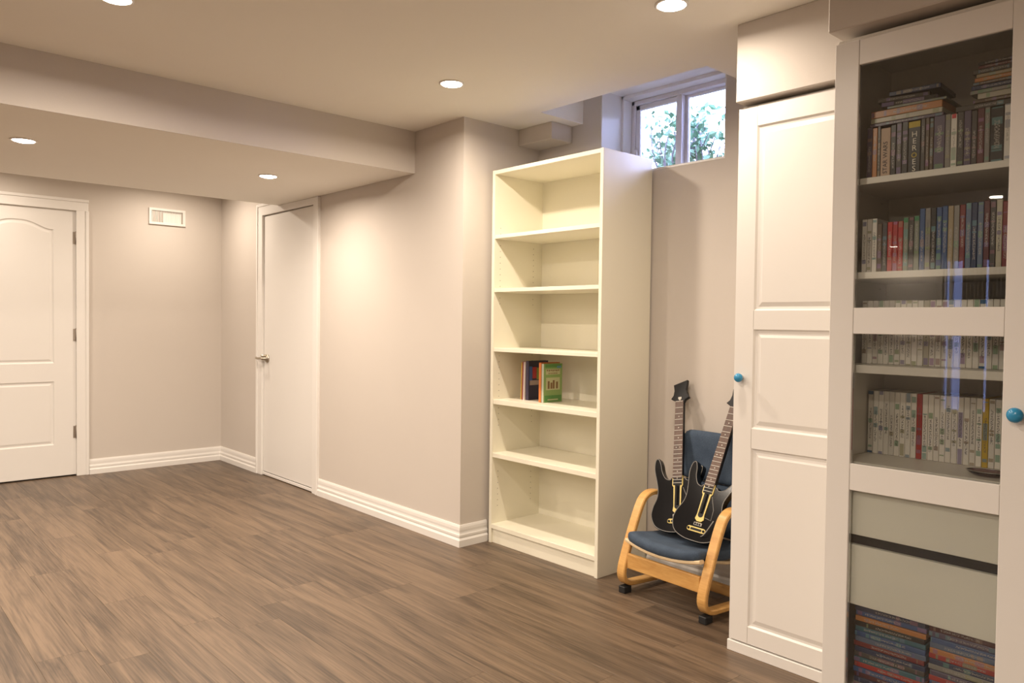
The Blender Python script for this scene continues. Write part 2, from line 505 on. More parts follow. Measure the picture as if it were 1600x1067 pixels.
struct(boxes('wall_window', [((XJ, YW, -0.06), (WO[0], YW + 0.30, ZTOP)), ((WO[1], YW, -0.06), (XR + T, YW + 0.30, ZTOP)),
                             ((WO[0], YW, -0.06), (WO[1], YW + 0.30, WO[2])), ((WO[0], YW, WO[3]), (WO[1], YW + 0.30, ZTOP))], M['wall']),
       'beige painted wall behind bookcase and armchair with the small high window')
PD = (-3.74, -2.98, 0.06, 2.17)
struct(boxes('wall_back', [((XL, YBK - T, -0.06), (PD[0], YBK, ZTOP)), ((PD[1], YBK - T, -0.06), (XR, YBK, ZTOP)),
                           ((PD[0], YBK - T, -0.06), (PD[1], YBK, PD[2])), ((PD[0], YBK - T, PD[3]), (PD[1], YBK, ZTOP))], M['wall']),
       'beige painted wall at the far end of the room')
struct(boxes('wall_right', [((XR, YBK - T, -0.06), (XR + T, YW, ZTOP))], M['wall']), 'beige painted wall on the cabinet side')
# dropped bulkheads
struct(boxes('ceiling_soffit', [((XB, -3.0, ZS), (XS, YD, ZC))], M['ceiling'], bev=0.004), 'wide dropped ceiling bulkhead carrying two recessed lights')
struct(boxes('wall_soffit_face', [((XS - 0.003, -3.0, ZS), (XS + 0.002, YD, ZC))], M['wall']), 'beige front face of the dropped bulkhead')
struct(boxes('wall_pipe_box', [((XJ, 2.946, 2.222), (-2.945, YW, ZC))], M['wall'], bev=0.003), 'small boxed-in pipe corner under the ceiling above the bookcase')
struct(boxes('wall_bulkhead_narrow', [((-1.534, 2.486, 2.032), (-1.031, YW, ZC))], M['wall'], bev=0.003), 'painted box above the tall panelled cabinet')
struct(boxes('wall_bulkhead_wide', [((-1.016, 2.118, 2.048), (XR, YW, ZC)), ((-1.006, 2.505, 0), (XR, YW, 2.048))], M['wall'], bev=0.003),
       'dark shaded wall box above the glass-fronted cabinet')

# baseboards: stepped profile swept with mitred ends
BBH = 0.116
PROF = [(0, 0), (0.018, 0), (0.018, 0.036), (0.015, 0.041), (0.012, 0.047), (0.0135, 0.054), (0.0135, 0.064), (0.0105, 0.070), (0.009, 0.078), (0.0095, 0.090), (0.0085, 0.104), (0.005, BBH), (0, BBH)]
def baseboard(name, path, sides):
    """path: list of (x, y) along the wall with the room on the left hand; one object per straight run"""
    P = [Vector(p) for p in path]; n = len(P); nor = []
    for i in range(n - 1):
        d = (P[i + 1] - P[i]).normalized(); nor.append(Vector((-d.y, d.x)))
    mit = []
    for i in range(n):
        if i == 0: mit.append(nor[0])
        elif i == n - 1: mit.append(nor[-1])
        else:
            k = nor[i - 1] + nor[i]; mit.append(k / k.dot(nor[i]))
    for i in range(n - 1):
        bm = bmesh.new()
        A = [bm.verts.new((*(P[i] + mit[i] * d), z)) for d, z in PROF]; B = [bm.verts.new((*(P[i + 1] + mit[i + 1] * d), z)) for d, z in PROF]
        k = len(PROF)
        for j in range(k): bm.faces.new((A[j], A[(j + 1) % k], B[(j + 1) % k], B[j]))
        bm.faces.new(A[::-1]); bm.faces.new(B)
        struct(finish(bm, 'baseboard_' + sides[i], M['trim']), 'white stepped baseboard')
baseboard('b', [(D2[0] - 0.094, YD), (XL, YD), (XL, D1[1] + 0.083)], ['door_corner', 'left'])
baseboard('b', [(XJ, 2.735), (XJ, YD), (D2[1] + 0.08, YD)], ['jog', 'door'])
baseboard('b', [(-1.545, YW), (-2.372, YW)], ['window'])
baseboard('b', [(XL, D1[0] - 0.083), (XL, YBK)], ['left_far'])

# casing helper: profile boards around a door
def casing_leg(name, lo, hi, parent, axis, side):
    """board of a door casing with a raised outer bead; axis: wall normal axis, side: +1 when the outer edge is at hi"""
    o = Vector(parent_org(parent))
    if axis == 'x':   # wall normal +x, width along y
        a, b_ = lo[1], hi[1]; t0 = lo[0]
        t0 -= 0.006
        L_ = [((t0, a + (0.002 if side < 0 else 0), lo[2]), (t0 + 0.020, b_ - (0.002 if side > 0 else 0), hi[2] - 0.001))]
        L_.append(((t0, b_ - 0.022, lo[2]), (t0 + 0.027, b_, hi[2])) if side > 0 else ((t0, a, lo[2]), (t0 + 0.027, a + 0.022, hi[2])))
    else:             # wall normal -y, width along x
        a, b_ = lo[0], hi[0]; t0 = hi[1]
        t0 += 0.006
        L_ = [((a + (0.002 if side < 0 else 0), t0 - 0.020, lo[2]), (b_ - (0.002 if side > 0 else 0), t0, hi[2] - 0.001))]
        L_.append(((b_ - 0.022, t0 - 0.027, lo[2]), (b_, t0, hi[2])) if side > 0 else ((a, t0 - 0.027, lo[2]), (a + 0.022, t0, hi[2])))
    return boxes(name, L_, M['trim'], parent, 0.003, 2, o)

# ---- door 1: moulded two panel door with an arched top panel on the end wall
d1 = empty('door_1', (XL, (D1[0] + D1[1]) / 2, 0))
struct(d1, 'white moulded two-panel door with arched upper panel')
fx = XL - 0.006          # slab face
DW0, DW1 = D1[0] + 0.004, D1[1] - 0.004
yc = (DW0 + DW1) / 2
def panel_face(name, outer, panels, mapf, mat, parent, thick):
    """door leaf: flat face with moulded panels (groove, then raised field)"""
    bm = bmesh.new()
    def loop(P, h): return [bm.verts.new(mapf(p[0], p[1], h)) for p in P]
    def edges(vs): return [bm.edges.new((vs[i], vs[(i + 1) % len(vs)])) for i in range(len(vs))]
    o0 = loop(outer, 0); es = edges(o0); holes = []
    for P in panels:
        l = loop(P, 0); es += edges(l); holes.append(l)
    bmesh.ops.triangle_fill(bm, use_beauty=True, edges=es)
    for P, l in zip(panels, holes):
        prev = l
        for d, h in ((0.006, -0.007), (0.014, -0.008), (0.030, -0.003)):
            q = loop(offset_poly(P, d), h)
            for i in range(len(q)):
                j = (i + 1) % len(q); bm.faces.new((prev[i], prev[j], q[j], q[i]))
            prev = q
        bm.faces.new(prev)
    bk = loop(outer, -thick)
    for i in range(len(bk)):
        j = (i + 1) % len(bk); bm.faces.new((o0[i], o0[j], bk[j], bk[i]))
    bm.faces.new(bk)
    # drop faces that triangle_fill may have laid across the panel openings
    return finish(bm, name, mat, parent)
o1 = parent_org(d1)
map1 = lambda a, z, h: Vector((fx + h, a, z)) - o1
pw = 0.233
lower = [(yc - pw, 0.25), (yc + pw, 0.25), (yc + pw, 0.73), (yc - pw, 0.73)]
upper = [(yc - pw, 0.868), (yc + pw, 0.868), (yc + pw, 1.872)]
for i in range(1, 16):
    t = i / 16; a = yc + pw * (1 - 2 * t); s = abs(1 - 2 * t)
    k = max(0.0, min(1.0, (1 - s) / 0.92 - 0.06)); k = k * k * (3 - 2 * k) if k < 1 else 1
    upper.append((a, 1.872 + 0.058 * (1 - (1 - k) ** 1.5)))
upper.append((yc - pw, 1.872))
panel_face('leaf', [(DW0, 0.012), (DW1, 0.012), (DW1, 2.03), (DW0, 2.03)], [lower, upper], map1, M['door'], d1, 0.036)
casing_leg('casing', (XL, D1[1] - 0.004, 0), (XL, D1[1] + 0.081, 2.030), d1, 'x', 1)
casing_leg('casing', (XL, D1[0] - 0.081, 0), (XL, D1[0] + 0.004, 2.030), d1, 'x', -1)
boxes('casing_head', [((XL - 0.005, D1[0] - 0.079, 2.027), (XL + 0.014, D1[1] + 0.079, 2.113)), ((XL - 0.006, D1[0] - 0.081, 2.093), (XL + 0.021, D1[1] + 0.081, 2.115))], M['trim'], d1, 0.003, 2, o1)
def hinge(z, mapf, parent):
    bm = bmesh.new()
    tube_into(bm, [mapf(0, z - 0.048), mapf(0, z + 0.048)], 0.0065, 10)
    for k in (-0.048, -0.016, 0.016, 0.048):
        tube_into(bm, [mapf(0, z + k - 0.002), mapf(0, z + k + 0.002)], 0.0078, 10)
    o = finish(bm, 'hinge', M['hinge'], parent, smooth=True)
    return o
for z in (1.82, 1.082, 0.338):
    h = hinge(z, lambda a, zz: Vector((XL + 0.002, DW1 + 0.002, zz)) - o1, d1)
    box('hinge_plate', (fx - 0.001, DW1 - 0.020, z - 0.046), (fx + 0.003, DW1 + 0.001, z + 0.046), M['hinge'], d1)
# ---- door 2: flush door
d2 = empty('door_2', ((D2[0] + D2[1]) / 2, YD, 0))
struct(d2, 'white flush door with lever handle')
o2 = parent_org(d2)
box('leaf', (D2[0] + 0.004, YD + 0.004, 0.03), (D2[1] - 0.004, YD + 0.040, 2.018), M['door'], d2, 0.002)
box('bottom_sweep', (D2[0] + 0.010, YD - 0.004, 0.006), (D2[1] - 0.012, YD + 0.003, 0.028), M['trim'], d2, 0.002)
box('top_gap', (D2[0] + 0.003, YD + 0.012, 2.018), (D2[1] - 0.003, YD + 0.045, 2.036), M['hinge'], d2)
casing_leg('casing', (D2[0] - 0.092, YD, 0), (D2[0] + 0.004, YD, 2.115), d2, 'y', -1)
casing_leg('casing', (D2[1] - 0.004, YD, 0), (D2[1] + 0.078, YD, ZS - 0.001), d2, 'y', 1)
boxes('casing_head', [((D2[0] - 0.001, YD - 0.014, 2.024), (D2[1] + 0.001, YD + 0.006, ZS - 0.001)),
                      ((D2[0] - 0.001, YD - 0.0137, 2.06), (XB - 0.003, YD + 0.005, 2.113)),
                      ((D2[0] - 0.07, YD - 0.021, 2.093), (XB - 0.002, YD + 0.006, 2.115))], M['trim'], d2, 0.003, 2, o2)
for z in (1.764, 0.99, 0.225):
    hinge(z, lambda a, zz: Vector((D2[1] - 0.004, YD - 0.003, zz)) - o2, d2)
hx, hz = -5.632, 0.915
mapd = lambda x, y, h: Vector((hx + x, YD + 0.004 - h, hz + y)) - o2
hd = lathe('handle', [(0.0, 0), (0.033, 0), (0.033, 0.006), (0.028, 0.012), (0.013, 0.014), (0.012, 0.045), (0.0, 0.046)], mapd, M['nickel'], d2)
tube('lever', smooth_path([mapd(0.004, 0, 0.044), mapd(-0.03, 0.002, 0.048), (mapd(-0.075, -0.002, 0.046)), mapd(-0.115, 0.002, 0.043)], 5), [0.010] * 3 + [0.0095] * 12 + [0.008], M['nickel'], hd)
lathe('thumb_turn', [(0.0, 0), (0.009, 0), (0.009, 0.05), (0.0, 0.052)], lambda x, y, h: mapd(x - 0.004, y + 0.022, h), M['nickel'], hd, 12)

# ---- window 1: small slider window set deep in the wall
w1 = empty('window_1', ((WO[0] + WO[1]) / 2, YW + 0.16, WO[2]))
struct(w1, 'small white sliding basement window high in the wall')
ow = parent_org(w1)
x0, x1, z0, z1 = WO
boxes('reveal_lining', [((x0, YW + 0.002, z0 + 0.012), (x0 + 0.006, YW + 0.165, z1)), ((x1 - 0.006, YW + 0.002, z0 + 0.012), (x1, YW + 0.165, z1)),
                        ((x0, YW + 0.002, z1 - 0.006), (x1, YW + 0.165, z1))], M['trim'], w1, 0, 1, ow)
boxes('jamb_box', [((x0, YW + 0.165, z0), (x0 + 0.020, YW + 0.285, z1)), ((x1 - 0.020, YW + 0.165, z0), (x1, YW + 0.285, z1)),
                   ((x0, YW + 0.165, z1 - 0.024), (x1, YW + 0.285, z1))], M['trim'], w1, 0.002, 1, ow)
box('sill', (x0 + 0.001, YW + 0.002, z0), (x1 - 0.001, YW + 0.285, z0 + 0.012), M['trim'], w1, 0.002)
fy = YW + 0.235
fa, fb = x0 + 0.020, x1 - 0.020
boxes('frame', [((fa, fy, z0 + 0.012), (fa + 0.022, fy + 0.07, z1 - 0.024)), ((fb - 0.022, fy, z0 + 0.012), (fb, fy + 0.07, z1 - 0.024)),
                ((fa, fy, z1 - 0.048), (fb, fy + 0.07, z1 - 0.024)), ((fa, fy, z0 + 0.012), (fb, fy + 0.07, z0 + 0.03))], M['vinyl'], w1, 0.002, 1, ow)
mid = -2.392
sash = boxes('sash', [((fa + 0.024, fy + 0.012, z0 + 0.03), (fa + 0.050, fy + 0.034, z1 - 0.05)), ((mid - 0.03, fy + 0.004, z0 + 0.03), (mid + 0.006, fy + 0.036, z1 - 0.048)),
                      ((fa + 0.024, fy + 0.012, z1 - 0.076), (mid, fy + 0.034, z1 - 0.05)), ((fa + 0.024, fy + 0.012, z0 + 0.03), (mid, fy + 0.034, z0 + 0.05))], M['vinyl'], w1, 0.002, 1, ow)
box('pane', (fa + 0.048, fy + 0.020, z0 + 0.045), (mid - 0.028, fy + 0.024, z1 - 0.07), M['glass'], sash)
box('pane', (mid - 0.02, fy + 0.050, z0 + 0.02), (fb - 0.02, fy + 0.054, z1 - 0.04), M['glass'], w1)
boxes('fixed_stile', [((mid - 0.012, fy + 0.038, z0 + 0.03), (mid + 0.022, fy + 0.062, z1 - 0.048)), ((mid, fy + 0.042, z1 - 0.062), (fb, fy + 0.062, z1 - 0.048))], M['vinyl'], w1, 0.002, 1, ow)
box('latch', (fa + 0.026, fy - 0.004, z0 + 0.15), (fa + 0.040, fy + 0.012, z0 + 0.19), M['vinyl'], w1, 0.002)

# ---- far patio door, seen only as a reflection in the glass cabinet
w2 = empty('window_2', ((PD[0] + PD[1]) / 2, YBK, 0))
struct(w2, 'glazed patio door at the far end of the room')
boxes('frame', [((PD[0], YBK - 0.1, PD[2]), (PD[0] + 0.03, YBK - 0.02, PD[3])), ((PD[1] - 0.03, YBK - 0.1, PD[2]), (PD[1], YBK - 0.02, PD[3])),
                ((-3.66, YBK - 0.1, PD[2]), (-3.625, YBK - 0.02, PD[3])), ((PD[0], YBK - 0.1, PD[3] - 0.05), (PD[1], YBK - 0.02, PD[3])),
                ((PD[0], YBK - 0.1, PD[2]), (PD[1], YBK - 0.02, PD[2] + 0.05))], M['trim'], w2, 0, 1, parent_org(w2))
box('pane', (PD[0] + 0.02, YBK - 0.065, PD[2] + 0.04), (PD[1] - 0.02, YBK - 0.06, PD[3] - 0.04), M['dimming_glass'], w2)
def curtain(xa, xb, label):
    bm = bmesh.new(); n = 24; A = []; B = []
    for i in range(n + 1):
        x = xa + (xb - xa) * i / n; y = YBK + 0.04 + 0.015 * math.sin(i * 1.6)
        A.append(bm.verts.new((x, y, 0.02))); B.append(bm.verts.new((x, y, 2.25)))
    for i in range(n): bm.faces.new((A[i], A[i + 1], B[i + 1], B[i]))
    o = finish(bm, 'curtain', M['curtain'])
    md = o.modifiers.new('thickness', 'SOLIDIFY'); md.thickness = 0.006
    tag(o, label, 'curtain', 'curtains at the patio door')
curtain(-3.48, -3.20, 'dark curtain panel hanging over the middle of the far patio door')
curtain(-3.17, -2.90, 'dark curtain panel hanging at the right jamb of the far patio door')

# ------------------------------------------------------------------ recessed ceiling lights
def potlight(x, y, z, label, energy=1.0):
    e = empty('recessed_light', (x, y, z))
    tag(e, label, 'ceiling light', 'recessed ceiling lights')
    lathe('trim_ring', [(0.047, 0.0), (0.058, 0.0), (0.058, -0.003), (0.052, -0.006), (0.047, -0.004), (0.047, 0.0)], lambda a, b_, h: Vector((a, b_, h)), M['trim'], e, 32)
    lathe('lens', [(0.0, -0.012), (0.030, -0.0105), (0.046, -0.006), (0.047, -0.001), (0.0, -0.001)], lambda a, b_, h: Vector((a, b_, h)), M['lens'], e, 32)
    ld = bpy.data.lights.new('lamp', 'AREA'); ld.shape = 'DISK'; ld.size = 0.09; ld.energy = LAMP_W * energy; ld.color = LAMP; ld.spread = math.radians(169)
    lo = bpy.data.objects.new('lamp', ld); COL.objects.link(lo); lo.parent = e; lo.location = (0, 0, -0.0135)
potlight(-2.809, 2.154, ZC, 'glowing recessed light in the ceiling in front of the bookcase', 1)
potlight(-1.592, 2.165, ZC, 'glowing recessed light at the top edge near the tall panelled cabinet', 0.47)
potlight(-2.875, 0.754, ZC, 'recessed light half cut off by the top edge at upper left', 1.05)
potlight(-4.352, 1.973, ZS, 'recessed light under the bulkhead beside the flush door', 0.78)
potlight(-4.345, 0.729, ZS, 'recessed light under the bulkhead near the arched panel door', 1.1)
potlight(-6.0, 2.05, ZC, 'recessed light hidden behind the bulkhead above the air vent', 0.5)
potlight(-6.0, 0.75, ZC, 'recessed light hidden behind the bulkhead above the arched panel door', 0.5)
potlight(-4.35, -0.52, ZS, 'recessed light under the bulkhead left of the picture', 1.35)
potlight(-4.35, -1.77, ZS, 'recessed light under the far stretch of bulkhead', 1.4)
potlight(-1.60, 0.75, ZC, 'recessed light in the ceiling above the viewer', 0.75)
potlight(-2.85, -0.65, ZC, 'unseen fill light added in the ceiling behind the viewer, left', 0.9)  # added out of view to fill the room with light
potlight(-0.35, -0.30, ZC, 'unseen fill light added in the ceiling behind the viewer, right', 0.95)  # unseen fill, added to brighten the cabinet fronts
potlight(-0.40, -1.80, ZC, 'unseen fill light added in the ceiling far behind the viewer, right', 3)  # strong unseen fill, added to light the glass cabinet head-on
potlight(-1.993, -2.897, ZC, 'recessed light mirrored at upper right in the cabinet glass', 2.8)
potlight(-4.186, -6.477, ZC, 'recessed light mirrored over the red cases in the cabinet glass', 1.5)

# ------------------------------------------------------------------ air vent on the end wall
vt = empty('wall_vent', (XL, 2.10, 1.977))
tag(vt, 'white rectangular air vent with thin upright louvres, high on the end wall', 'vent')
ov = parent_org(vt)
ya, yb, za, zb = 1.957, 2.243, 1.978, 2.111
boxes('frame', [((XL, ya, za), (XL + 0.016, yb, za + 0.020)), ((XL, ya, zb - 0.020), (XL + 0.016, yb, zb)),
                ((XL, ya, za + 0.018), (XL + 0.0155, ya + 0.022, zb - 0.018)), ((XL, yb - 0.022, za + 0.018), (XL + 0.0155, yb, zb - 0.018))], M['white_metal'], vt, 0.002, 1, ov)
box('duct_shade', (XL + 0.0005, ya + 0.015, za + 0.015), (XL + 0.0015, yb - 0.015, zb - 0.015), M['hinge'], vt)  # dark sheet standing in for the shade behind the louvres
lv = boxes('louvres', [((XL + 0.002, ya + 0.026 + i * 0.0118, za + 0.019), (XL + 0.0085, ya + 0.0300 + i * 0.0118, zb - 0.019)) for i in range(20)], M['white_metal'], vt, 0, 1, ov)
lv['kind'] = 'stuff'
box('damper', (XL + 0.001, ya + 0.11, za + 0.02), (XL + 0.004, yb - 0.03, zb - 0.034), M['white_metal'], vt)

# ------------------------------------------------------------------ bookcase
BX0, BX1, BY0, BY1, BZ = -3.178, -2.379, 2.727, 3.10, 2.047
bk = empty('bookcase', ((BX0 + BX1) / 2, (BY0 + BY1) / 2, 0))
tag(bk, 'tall cream-white open bookcase with six compartments against the window wall', 'bookcase')
box('side_panel', (BX0, BY0, 0), (BX0 + 0.020, BY1, BZ), M['shelf'], bk, 0.0012)
box('side_panel', (BX1 - 0.020, BY0, 0), (BX1, BY1, BZ), M['shelf'], bk, 0.0012)
box('top_panel', (BX0 + 0.020, BY0 + 0.001, BZ - 0.022), (BX1 - 0.020, BY1, BZ - 0.001), M['shelf'], bk, 0.0012)
box('back_panel', (BX0 + 0.012, BY1 - 0.006, 0.06), (BX1 - 0.012, BY1 - 0.002, BZ - 0.012), M['shelf'], bk)
SH = [(1.674, 1.694), (1.382, 1.402), (1.057, 1.077), (0.768, 0.794), (0.474, 0.499)]
for a, b_ in SH:
    box('shelf', (BX0 + 0.021, BY0 + 0.003, a), (BX1 - 0.021, BY1 - 0.007, b_), M['shelf'], bk, 0.0012)
box('bottom_shelf', (BX0 + 0.020, BY0 + 0.001, 0.080), (BX1 - 0.020, BY1 - 0.007, 0.105), M['shelf'], bk, 0.0012)
box('plinth', (BX0 + 0.020, BY0 + 0.012, 0.0), (BX1 - 0.020, BY0 + 0.030, 0.080), M['shelf'], bk, 0.001)
bm = bmesh.new(); ob = parent_org(bk)
for y in (BY0 + 0.045, BY1 - 0.075):
    for i in range(54):
        z = 0.20 + i * 0.032
        if any(a - 0.02 < z < b_ + 0.01 for a, b_ in SH) or (i // 7) % 3 == 1: continue
        for xx, dx in ((BX0 + 0.0201, 1), (BX1 - 0.0201, -1)):
            tube_into(bm, [Vector((xx, y, z)) - ob, Vector((xx + 0.0005 * dx, y, z)) - ob], 0.0025, 6)
ph = finish(bm, 'peg_holes', M['hole'], bk); ph['kind'] = 'stuff'

# children's books on the fourth shelf
def book(name, label, x, y, z, t, h, d, cover, spine, lean=0.0, rz=0.0, deco=None):
    e = empty(name, (x, y, z)); tag(e, label, 'book', 'books on the bookcase shelf')
    e.rotation_euler = (0, lean, rz)
    mc = new_mat('book_cover', cover, 0.45); ms = new_mat('book_spine', spine, 0.45); mp_ = new_mat('book_pages', (0.62, 0.57, 0.46), 0.8)
    def lb(nm, lo, hi, m_, par=e, bev=0.0006):
        bm = bmesh.new(); add_box(bm, lo, hi, bev); return finish(bm, nm, m_, par)
    lb('cover_board', (0, 0.001, 0), (0.0015, d, h), mc); c2 = lb('cover_board', (t - 0.0015, 0.001, 0), (t, d, h), mc)
    lb('spine', (0, 0, 0), (t, 0.002, h), ms)
    lb('page_block', (0.0015, 0.002, 0.002), (t - 0.0015, d - 0.003, h - 0.002), mp_, bev=0.0)
    if deco: deco(c2, t, d, h, lb)
    return e
zb_ = 0.7948
book('childrens_book', 'thin yellow-orange paperback, leftmost of the books on the bookcase shelf', -3.060, 2.845, zb_, 0.006, 0.205, 0.15, (0.60, 0.34, 0.06), (0.66, 0.42, 0.08), 0.02)
book('childrens_book', 'thin maroon paperback second from left on the bookcase shelf', -3.052, 2.848, zb_, 0.009, 0.210, 0.15, (0.35, 0.08, 0.09), (0.36, 0.10, 0.10), 0.02)
book('childrens_book', 'white-spined paperback third from left on the bookcase shelf', -3.041, 2.846, zb_, 0.013, 0.208, 0.15, (0.62, 0.52, 0.50), (0.66, 0.58, 0.56), 0.02)
def deco_dark(c2, t, d, h, lb):
    mats = [new_mat('print_red', (0.45, 0.05, 0.05), 0.5), new_mat('print_blue', (0.06, 0.13, 0.35), 0.5), new_mat('print_green', (0.25, 0.35, 0.08), 0.5), new_mat('print_pale', (0.42, 0.36, 0.30), 0.5)]
    for k, (a, b_, c, e_) in enumerate([(0.03, 0.06, 0.55, 0.84), (0.006, 0.028, 0.5, 0.86), (0.062, 0.1, 0.52, 0.82), (0.01, 0.11, 0.38, 0.50)]):
        lb('cover_print', (t, a, h * c), (t + 0.0004, b_, h * e_), mats[k], c2, 0)
book('childrens_book', 'navy paperback with a colourful cover picture, fourth from left on the bookcase shelf', -3.022, 2.850, zb_, 0.020, 0.214, 0.15, (0.03, 0.03, 0.06), (0.05, 0.04, 0.08), 0.0, 0, deco_dark)
def deco_blank(c2, t, d, h, lb): pass
book('childrens_book', 'orange paperback second from right on the bookcase shelf', -2.893, 2.822, zb_, 0.018, 0.212, 0.135, (0.55, 0.14, 0.04), (0.66, 0.20, 0.05), 0.0, -0.05)
def deco_green(c2, t, d, h, lb):
    cream = new_mat('cover_cream', (0.50, 0.49, 0.28), 0.5); brown = new_mat('cover_brown', (0.20, 0.11, 0.05), 0.5); gr = new_mat('cover_deep_green', (0.10, 0.26, 0.07), 0.5); bl = new_mat('cover_blue', (0.10, 0.25, 0.35), 0.5)
    lb('cover_picture', (t, 0.018, h * 0.32), (t + 0.0004, d - 0.018, h * 0.64), cream, c2, 0)
    lb('cover_title', (t, 0.016, h * 0.72), (t + 0.0004, d - 0.016, h * 0.86), cream, c2, 0)
    for i in range(7):   # lettering too small to read, as short strokes
        a = 0.022 + i * 0.0135
        lb('title_stroke', (t + 0.0002, a, h * (0.80 if i % 2 else 0.81)), (t + 0.0008, a + 0.008, h * 0.845), brown, c2, 0)
        if 0 < i < 6: lb('title_stroke', (t + 0.0002, a, h * 0.735), (t + 0.0008, a + 0.007, h * 0.765), brown, c2, 0)
    for i, (a, s) in enumerate(((0.03, 0.20), (0.05, 0.16), (0.066, 0.22), (0.09, 0.18))):
        lb('picture_figure', (t + 0.0002, a, h * 0.35), (t + 0.0008, a + 0.013, h * (0.35 + s)), brown, c2, 0)
    lb('cover_band', (t, 0.008, h * 0.02), (t + 0.0004, d - 0.006, h * 0.18), gr, c2, 0)
    lb('cover_band', (t, 0.010, h * 0.90), (t + 0.0004, d - 0.006, h * 0.985), gr, c2, 0)
    lb('cover_corner', (t + 0.0002, d - 0.04, h * 0.885), (t + 0.0008, d - 0.01, h * 0.94), bl, c2, 0)
    lb('publisher_strip', (t + 0.0002, 0.03, h * 0.05), (t + 0.0008, d - 0.03, h * 0.085), cream, c2, 0)
book('childrens_book', 'green paperback with cream cover picture, rightmost book on the bookcase shelf', -2.872, 2.822, zb_, 0.016, 0.206, 0.135, (0.24, 0.36, 0.12), (0.46, 0.50, 0.40), 0.0, -0.05, deco_green)

# ------------------------------------------------------------------ knobs and panelled cabinet
def knob(x, y, z, r, parent):
    o = parent_org(parent)
    mp_ = lambda a, b_, h: Vector((x + a, y - h, z + b_)) - o
    k = lathe('knob', [(0.0, 0.035), (r * 0.5, 0.034), (r * 0.86, 0.029), (r, 0.023), (r * 0.93, 0.016), (r * 0.6, 0.011), (0.007, 0.010)], mp_, M['blue_knob'], parent, 24)
    k['label'] = 'round bright blue knob'
    lathe('knob_base', [(0.009, 0.0), (0.0085, 0.004), (0.007, 0.011)], mp_, M['nickel'], k, 16)

AX0, AX1, AY0 = -1.536, -1.040, 2.514
ca = empty('wardrobe_cabinet', ((AX0 + AX1) / 2, 2.82, 0))
tag(ca, 'tall narrow white cabinet with a three-panel door beside the armchair', 'cabinet')
oa = parent_org(ca)
boxes('carcass', [((AX0 + 0.004, AY0 + 0.022, 0.0), (AX0 + 0.022, YW - 0.005, 2.026)), ((AX1 - 0.018, AY0 + 0.022, 0.0), (AX1, YW - 0.005, 2.026)),
                  ((AX0 + 0.022, AY0 + 0.024, 2.006), (AX1 - 0.018, YW - 0.005, 2.026)), ((AX0 + 0.022, AY0 + 0.024, 0.05), (AX1 - 0.018, YW - 0.005, 0.07)),
                  ((AX0 + 0.022, YW - 0.015, 0.07), (AX1 - 0.018, YW - 0.006, 2.006))], M['cab'], ca, 0.001, 1, oa)
box('plinth', (AX0 - 0.006, AY0 - 0.004, 0.0), (AX1, AY0 + 0.02, 0.040), M['cab'], ca, 0.002)
rect = lambda a, b_, c, d: [(a, c), (b_, c), (b_, d), (a, d)]
PX0, PX1 = -1.461, -1.115
mapa = lambda a, z, h: Vector((a, AY0 - h, z)) - oa
dr = panel_face('cabinet_door', rect(AX0, AX1, 0.046, 2.014), [rect(PX0, PX1, 0.108, 0.768), rect(PX0, PX1, 0.840, 1.204), rect(PX0, PX1, 1.272, 1.942)], mapa, M['cab'], ca, 0.020)
for a, b_ in ((0.048, 0.108), (0.768, 0.84), (1.204, 1.272), (1.942, 2.012)):
    box('frame_joint', (PX0 - 0.0006, AY0 - 0.0003, a), (PX0 + 0.0004, AY0 + 0.001, b_), M['hole'], dr)
knob(-1.505, AY0, 1.025, 0.0165, dr)

# ------------------------------------------------------------------ glass-fronted cabinet
GX0, GX1, GY = -1.003, -0.500, 2.140
cb = empty('glass_cabinet', ((GX0 + GX1) / 2, 2.33, 0))
tag(cb, 'tall white glass-fronted cabinet filled with discs and game cases', 'cabinet')
og = parent_org(cb)
IY0, IY1 = GY + 0.022, 2.498     # carcass depth
IX0, IX1 = GX0 + 0.016, GX1 - 0.016
box('side_panel', (GX0 - 0.002, IY0, 0), (IX0, IY1, 2.032), M['cab_in'], cb, 0.001)
box('side_panel', (IX1, IY0, 0), (GX1 + 0.002, IY1, 2.032), M['cab_in'], cb, 0.001)
box('top_panel', (IX0, IY0, 2.014), (IX1, IY1, 2.032), M['cab_in'], cb, 0.001)
box('back_panel', (IX0, IY1 - 0.006, 0.05), (IX1, IY1 - 0.001, 2.014), M['cab_in'], cb)
SHB = [(1.618, 1.636), (1.353, 1.372), (1.087, 1.110), (0.812, 0.834)]
for a, b_ in SHB:
    box('shelf', (IX0 + 0.001, IY0 + 0.012, a), (IX1 - 0.001, IY1 - 0.007, b_), M['cab_in'], cb, 0.001)
box('bottom_panel', (IX0, IY0, 0.162), (IX1, IY1 - 0.007, 0.180), M['cab_in'], cb, 0.001)
box('plinth', (IX0, IY0 + 0.02, 0), (IX1, IY0 + 0.038, 0.162), M['cab_in'], cb, 0.001)
